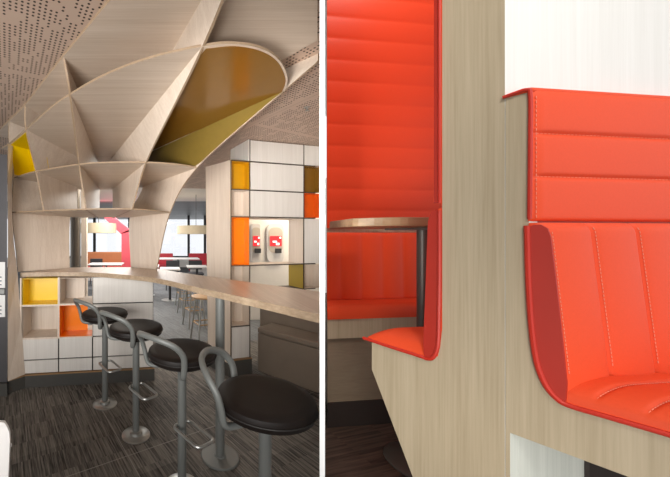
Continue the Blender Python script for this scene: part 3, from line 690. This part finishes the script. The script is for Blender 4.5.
# upper back: three flat horizontal channels
zl = [.035, .133, .228, .327]
def hb(a, b):
    z = b+.035; g_ = groove(z, zl[1:3], .005); r_ = rnd(a, .012)*rnd(.292-b, .016)*rnd(b, .008)
    seg = max(x for x in zl if x <= z+1e-6); i = min(2, zl.index(seg)); f = (z-zl[i])/(zl[i+1]-zl[i]); p = max(0, 4*f*(1-f))**.5
    return (.006+.004*p)*r_-.004*g_*min(1, a/.02)
us = nonuni(SMAX, .55, 60)
cushion('upper_backrest', REDV, nb, lambda a, b, c: RP(.058-c-.002, a-.002, .035+b), us, .292, 60, 110, hb, back=.001)
MB().prism([RP(.0925, -.004, .3195), RP(.0925, -.004, .3255), RP(.075, -.004, .3285), RP(.05, -.004, .3285), RP(.0495, -.004, .319), RP(.056, -.004, .319)], ev*K*(SMAX)).build('top_roll', REDV, nb, bevel=.003)
MB().tube(crom([RP(.0925, -.005, .3215), RP(.075, -.005, .324), RP(.056, -.005, .3245), RP(.0515, -.004, .31), RP(.0515, -.004, .2), RP(.0525, -.004, .04)], 6), .0032, 8).build('piping', REDP, nb, smooth=True)
for z in zl[1:3]: stitches([RP(.0525, .012+.01*k, z) for k in range(45)], nb)
stitches([RP(.0485, .006, .31-.01*k) for k in range(28)], nb)
# lower back: upright channels, wedge shaped
SL = [.0, .118, .236, .354, .472, .59, .708, .826, .944, 1.062, 1.18, 1.298, 1.416]
def tbk(b):      # rear of the wedge leans forward and rounds towards the seat
    z = b-.335; tab = ((-.335, .013), (-.312, .027), (-.27, .040), (-.2, .047), (-.1, .052), (.02, .0552), (.1, .0555))
    for (za, ta), (zb_, tb_) in zip(tab, tab[1:]):
        if z <= zb_: return ta+(tb_-ta)*max(0, (z-za)/(zb_-za))
    return .0555
def lowb_h(a, b):
    zt_ = .368-b                       # distance from the top
    th_ = .030+.030*(zt_/.395)
    top = rnd(.368-b, .024); g_ = groove(a, SL[1:], .0045)
    f = (a % .118)/.118; p = max(0, 4*f*(1-f))**.4
    return (th_-.010+.010*p)*(.35+.65*top)*(.8+.2*rnd(a, .008))-.006*g_
us2 = sorted(set([.003*i for i in range(0, 170)]+[.52+.02*i for i in range(0, 50)])); us2 = [u for u in us2 if u <= SMAX]
cushion('lower_backrest', REDV, nb, lambda a, b, c: RP(tbk(b)-c, a-.003, -.335+b), us2, .366, len(us2), 66, lambda a, b: lowb_h(a, b)-(.0555-tbk(b)), back=.001)
def lb(a, z): return RP(.0555-lowb_h(a, z+.335)-.0006, a-.003, z)
stitches([lb(.010, .012-.008*k) for k in range(38)], nb)
for s_ in SL[1:5]: stitches([lb(s_+.006, .022-.008*k) for k in range(38)], nb)
# seat
TLN = [-.03-.055*i for i in range(8)]
def seat_h(a, b):
    t_ = .006-b; r_ = .25+.75*rnd(a, .10)**1.0; g_ = groove(t_, TLN, .004)
    i = (t_+.03)/.055; f = i-math.floor(i); p = max(0, 4*f*(1-f))**.5
    fr = rnd(.369-b, .03)
    return (.050+.0025*p)*r_*fr-.003*g_*min(1, a/.02)+.001
cushion('seat_cushion', REDV, nb, lambda a, b, c: RP(.006-b, a-.003, -.345+c), us2, .369, len(us2), 130, seat_h, back=-.003)
for t_ in TLN[:3]: stitches([RP(t_, .004+.006*k, -.345+seat_h(.004+.006*k, .006-t_)+.0022) for k in range(50)], nb)
pip = [RP(.056, -.005, .025), RP(.0535, -.005, -.1), RP(.049, -.005, -.2), RP(.042, -.005, -.27), RP(.030, -.005, -.314), RP(.014, -.005, -.338), RP(-.004, -.005, -.345), RP(-.05, -.005, -.345), RP(-.2, -.005, -.345), RP(-.36, -.005, -.345)]
MB().tube(crom(pip, 8), .0042, 8).build('piping', REDP, nb, smooth=True)
# dark side gusset of the lower back
gs = [(.0552, .02), (.0527, -.1), (.048, -.2), (.041, -.27), (.029, -.312), (.013, -.336), (.003, -.338), (.0015, -.30), (.008, -.2), (.015, -.1), (.0225, .0), (.027, .018), (.036, .0265), (.046, .0265)]
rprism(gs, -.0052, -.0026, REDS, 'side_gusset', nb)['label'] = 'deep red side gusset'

# ---- middle bench, back to back with the near one
lbn = thing('booth_bench', 'red padded booth bench seen end on behind the tall pale wooden post', 'bench', RP(.25, .3, ZF), 'padded booth benches')
rprism([(.0922, ZF+.001), (.0922, 2.0), (.2055, 2.0), (.2055, -.24), (.2085, -.275), (.2125, -.305), (.222, -.325), (.376, -.325), (.376, -.41), (.27, -.672), (.155, ZF+.001)], 0, .0215, [BOOTH, WHITEB], 'end_panel', lbn)
rprism([(.2065, -.33), (.37, -.33), (.37, -.41), (.2065, -.41)], .0225, SMAX, BOOTH, 'seat_frame', lbn)
cushion('upper_backrest', REDV, lbn, lambda a, b, c: RP(.2065+c, a-.002, .085+b), [i*.025 for i in range(61)], 1.9, 61, 160, lambda a, b: (.006+.007*abs(math.sin(b/.098*PI))**.5)*rnd(a, .008), back=.0)
def llh(a, b): f = (a % .118)/.118; return (.022+.014*(1-b/.391))*(.35+.65*rnd(.391-b, .03))*(.9+.1*max(0, 4*f*(1-f))**.4)*(.55+.45*rnd(a, .02))
cushion('lower_backrest', REDV, lbn, lambda a, b, c: RP(.2065+.008*max(0, 1-b/.09)**1.4+c, a-.003, -.316+b), [i*.0118 for i in range(128)], .391, 128, 40, llh, back=.0)
def lsh(a, b): return (.006+.040*rnd(a, .09))*rnd(.177-b, .05)+.001
cushion('seat_cushion', REDV, lbn, lambda a, b, c: RP(.220+b, a-.003, -.324+c), [i*.01 for i in range(150)], .177, 150, 30, lsh, back=.0)
rprism([(.2068, .09), (.2068, 2.0), (.2195, 2.0), (.2195, .09)], -.0045, -.0024, REDS, 'side_gusset', lbn)['label'] = 'deep red side gusset'
pip = [RP(.2075, -.005, 2.0), RP(.2075, -.005, .09)]
MB().tube(pip, .003, 8).build('piping', REDP, lbn, smooth=True)
pip = [RP(.398, -.004, -.318), RP(.33, -.005, -.323), RP(.25, -.005, -.327), RP(.236, -.005, -.329), RP(.223, -.005, -.323), RP(.2135, -.005, -.30), RP(.2095, -.005, -.26), RP(.2075, -.005, -.1), RP(.2075, -.005, .07)]
MB().tube(crom(pip, 8), .004, 8).build('piping', REDP, lbn, smooth=True)
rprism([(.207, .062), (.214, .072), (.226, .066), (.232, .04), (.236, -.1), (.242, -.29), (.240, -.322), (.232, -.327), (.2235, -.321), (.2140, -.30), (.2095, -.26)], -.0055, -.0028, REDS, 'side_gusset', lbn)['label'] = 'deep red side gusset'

# ---- far bench facing us across the table
fbn = thing('booth_bench', 'far red padded booth bench facing the table, with the tall ribbed back', 'bench', RP(1.0, .9, ZF), 'padded booth benches')
def fmap(t0): return lambda a, b, c: RP(t0-c, smin(t0-c)+a, 0)+V(0, 0, 0)
WB = 1.45
ff = [i*.0123 for i in range(118)]
FZ0 = .05
def fuh(a, b):
    f = ((b+.02) % .118)/.118; return .012+.007*max(0, 4*f*(1-f))**.5
cushion('upper_backrest', REDV, fbn, lambda a, b, c: RP(1.16-c, smin(1.16-c)+a, FZ0+b), ff, 1.4, len(ff), 190, fuh, back=-.01)
def flh(a, b):
    f = ((a+.035) % .123)/.123; return (.02+.03*(1-b/.36))*(.4+.6*rnd(.36-b, .03))+.012*max(0, 4*f*(1-f))**.45
cushion('lower_backrest', REDV, fbn, lambda a, b, c: RP(1.16-c, smin(1.16-c)+a, -.335+b), ff, .36, len(ff), 40, flh, back=-.01)
cushion('seat_cushion', REDV, fbn, lambda a, b, c: RP(1.14-b, smin(1.14-b)+a, -.402+c), ff, .19, len(ff), 30, lambda a, b: .02+.045*rnd(.19-b, .05), back=0)
def frp(poly_tz, mat, nm):
    m = MB(); tt = [RP(t_, smin(t_), z) for t_, z in poly_tz]; ee = [RP(t_, smin(t_)+WB, z) for t_, z in poly_tz]; n = len(tt)
    m.add(tt+ee, [list(range(n)), list(range(2*n-1, n-1, -1))]+[[i, (i+1) % n, n+(i+1) % n, n+i] for i in range(n)]); return m.build(nm, mat, fbn)
frp([(.965, -.404), (.965, -.50), (1.14, -.50), (1.14, -.404)], BOOTH, 'apron'); frp([(1.0, -.501), (1.0, -.83), (1.02, -.83), (1.02, -.501)], TOE, 'toe_board')
frp([(.995, -.831), (.995, ZF+.001), (1.02, ZF+.001), (1.02, -.831)], SKIRT, 'skirting')
frp([(1.172, ZF+.001), (1.172, 1.5), (1.20, 1.5), (1.20, ZF+.001)], BOOTH, 'back_frame')
m = MB(); tt = [RP(1.22, smin(1.22), ZF+.001), RP(1.22, 2.6, ZF+.001), RP(1.27, 2.6, ZF+.001), RP(1.27, smin(1.27), ZF+.001)]
struct(m.prism(tt, (0, 0, 2.5)).build('wall_right', FARW))

# ---- table in the booth
tb = thing('booth_table', 'booth table with a ply edge on a single grey leg between the red benches', 'table', RP(.692, .603, ZF))
S0 = smin(.62)+.02; pts = []
for cs, ct, a0 in ((1.30, .80, 0), (S0+.13, .80, 90), (S0+.13, .56, 180), (1.30, .56, 270)):
    for k in range(9):
        a = R(a0+90*k/8); tq = ct+.10*math.sin(a); pts.append(RP(tq, max(cs+.12*math.cos(a), smin(tq)+.01), .038))
MB().prism(pts, (0, 0, .030*K), rim=1).build('tabletop', [TBED, TBED], tb, bevel=.002)
lp3 = RP(.692, .603, ZF)
MB().tube([lp3+V(0, 0, .012), RP(.692, .603, .037)], .017, 20).build('leg', TLEG, tb, smooth=True)
MB().lathe([(.115, .0005), (.115, .006), (.105, .012), (.03, .016)], lp3, 40).build('base_plate', TLEG, tb, smooth=True)
MB().box(RP(.692, .603, .033), (.16, .16, .006), .4).build('mounting_plate', TLEG, tb)

# ------------------------------------------------------------------ LIGHT
w = bpy.data.worlds.new('sky'); bpy.context.scene.world = w; w.use_nodes = True
bg = w.node_tree.nodes['Background']; bg.inputs[0].default_value = (.93, .96, 1, 1); bg.inputs[1].default_value = 1.12
def area(name, loc, tgt, size, power, col=(1, 1, 1), sy=None, spread=180):
    l = bpy.data.lights.new(name, 'AREA'); l.energy = power; l.color = col; l.size = size; l.spread = R(spread)
    if sy: l.shape = 'RECTANGLE'; l.size_y = sy
    o = bpy.data.objects.new(name, l); C.objects.link(o); o.location = loc
    o.rotation_euler = (Vector(tgt)-Vector(loc)).to_track_quat('-Z', 'Y').to_euler(); return o
area('booth_lamp_and_fill', (1.5, -.6, 2.9), (1.1, .9, 1.3), .8, 11, (1, .97, .92))
bl = RP(.6, .8, 1.9); area('booth_table_fill', bl, RP(.95, .8, -.1), .35, 5.2, (1, .95, .88))  # unseen fill added over the table to brighten the far bench
area('booth_lamp_and_fill', (.05, -.7, 2.9), (.8, .85, 1.7), .4, 2.0, (1, .97, .92), spread=55)  # fill added from the left front to brighten the wooden post
area('toe_fill', (.2, -.15, 1.15), (1.0, 1.4, .8), .2, .75, (1, .95, .88), spread=70)  # low unseen fill added to lift the toe board and booth floor
area('bar_fill', (-1.3, -.6, 1.4), (-.45, 3.1, 1.75), 1.4, 27, (1, .97, .93), spread=80)  # added fill imitating daylight from a window front behind the camera
area('bar_fill', (-.3, .2, 1.35), (1.15, 3.2, 2.15), .35, 7.5, (1, .96, .92), spread=56)  # added fill tilted up to brighten the tall cabinet and nearby ceiling
area('kiosk_lamp', (2.2, 4.7, 2.4), (1.9, 5.2, 1.0), .4, 22, (1, .86, .66))
area('far_fill', (-1.0, 9.0, 2.4), (-1.0, 9.0, 0), 3, 200, (1, .98, .95))  # unseen overhead fill added to brighten the far dining room
area('far_fill', (-.6, 5.6, 2.45), (-.6, 5.6, 0), 1.2, 70, (1, .94, .85))  # unseen fill added behind the shelf to lighten its inner bays

# ------------------------------------------------------------------ CAMERA (shift lens, upright)
cam = bpy.data.cameras.new('camera'); co = bpy.data.objects.new('camera', cam); C.objects.link(co)
co.location = (0, 0, EYE); co.rotation_euler = (PI/2, 0, 0)
cam.sensor_fit = 'HORIZONTAL'; cam.sensor_width = 36; cam.lens = 36*FPX/670; cam.shift_x = (335-PX)/670; cam.shift_y = -(238.5-PY)/670
cam.clip_start = .02; cam.clip_end = 200
sc = bpy.context.scene; sc.camera = co
sc.view_settings.view_transform = 'Standard'; sc.view_settings.look = 'None'; sc.view_settings.gamma = 1; sc.view_settings.exposure = 0; sc.view_settings.use_curve_mapping = False
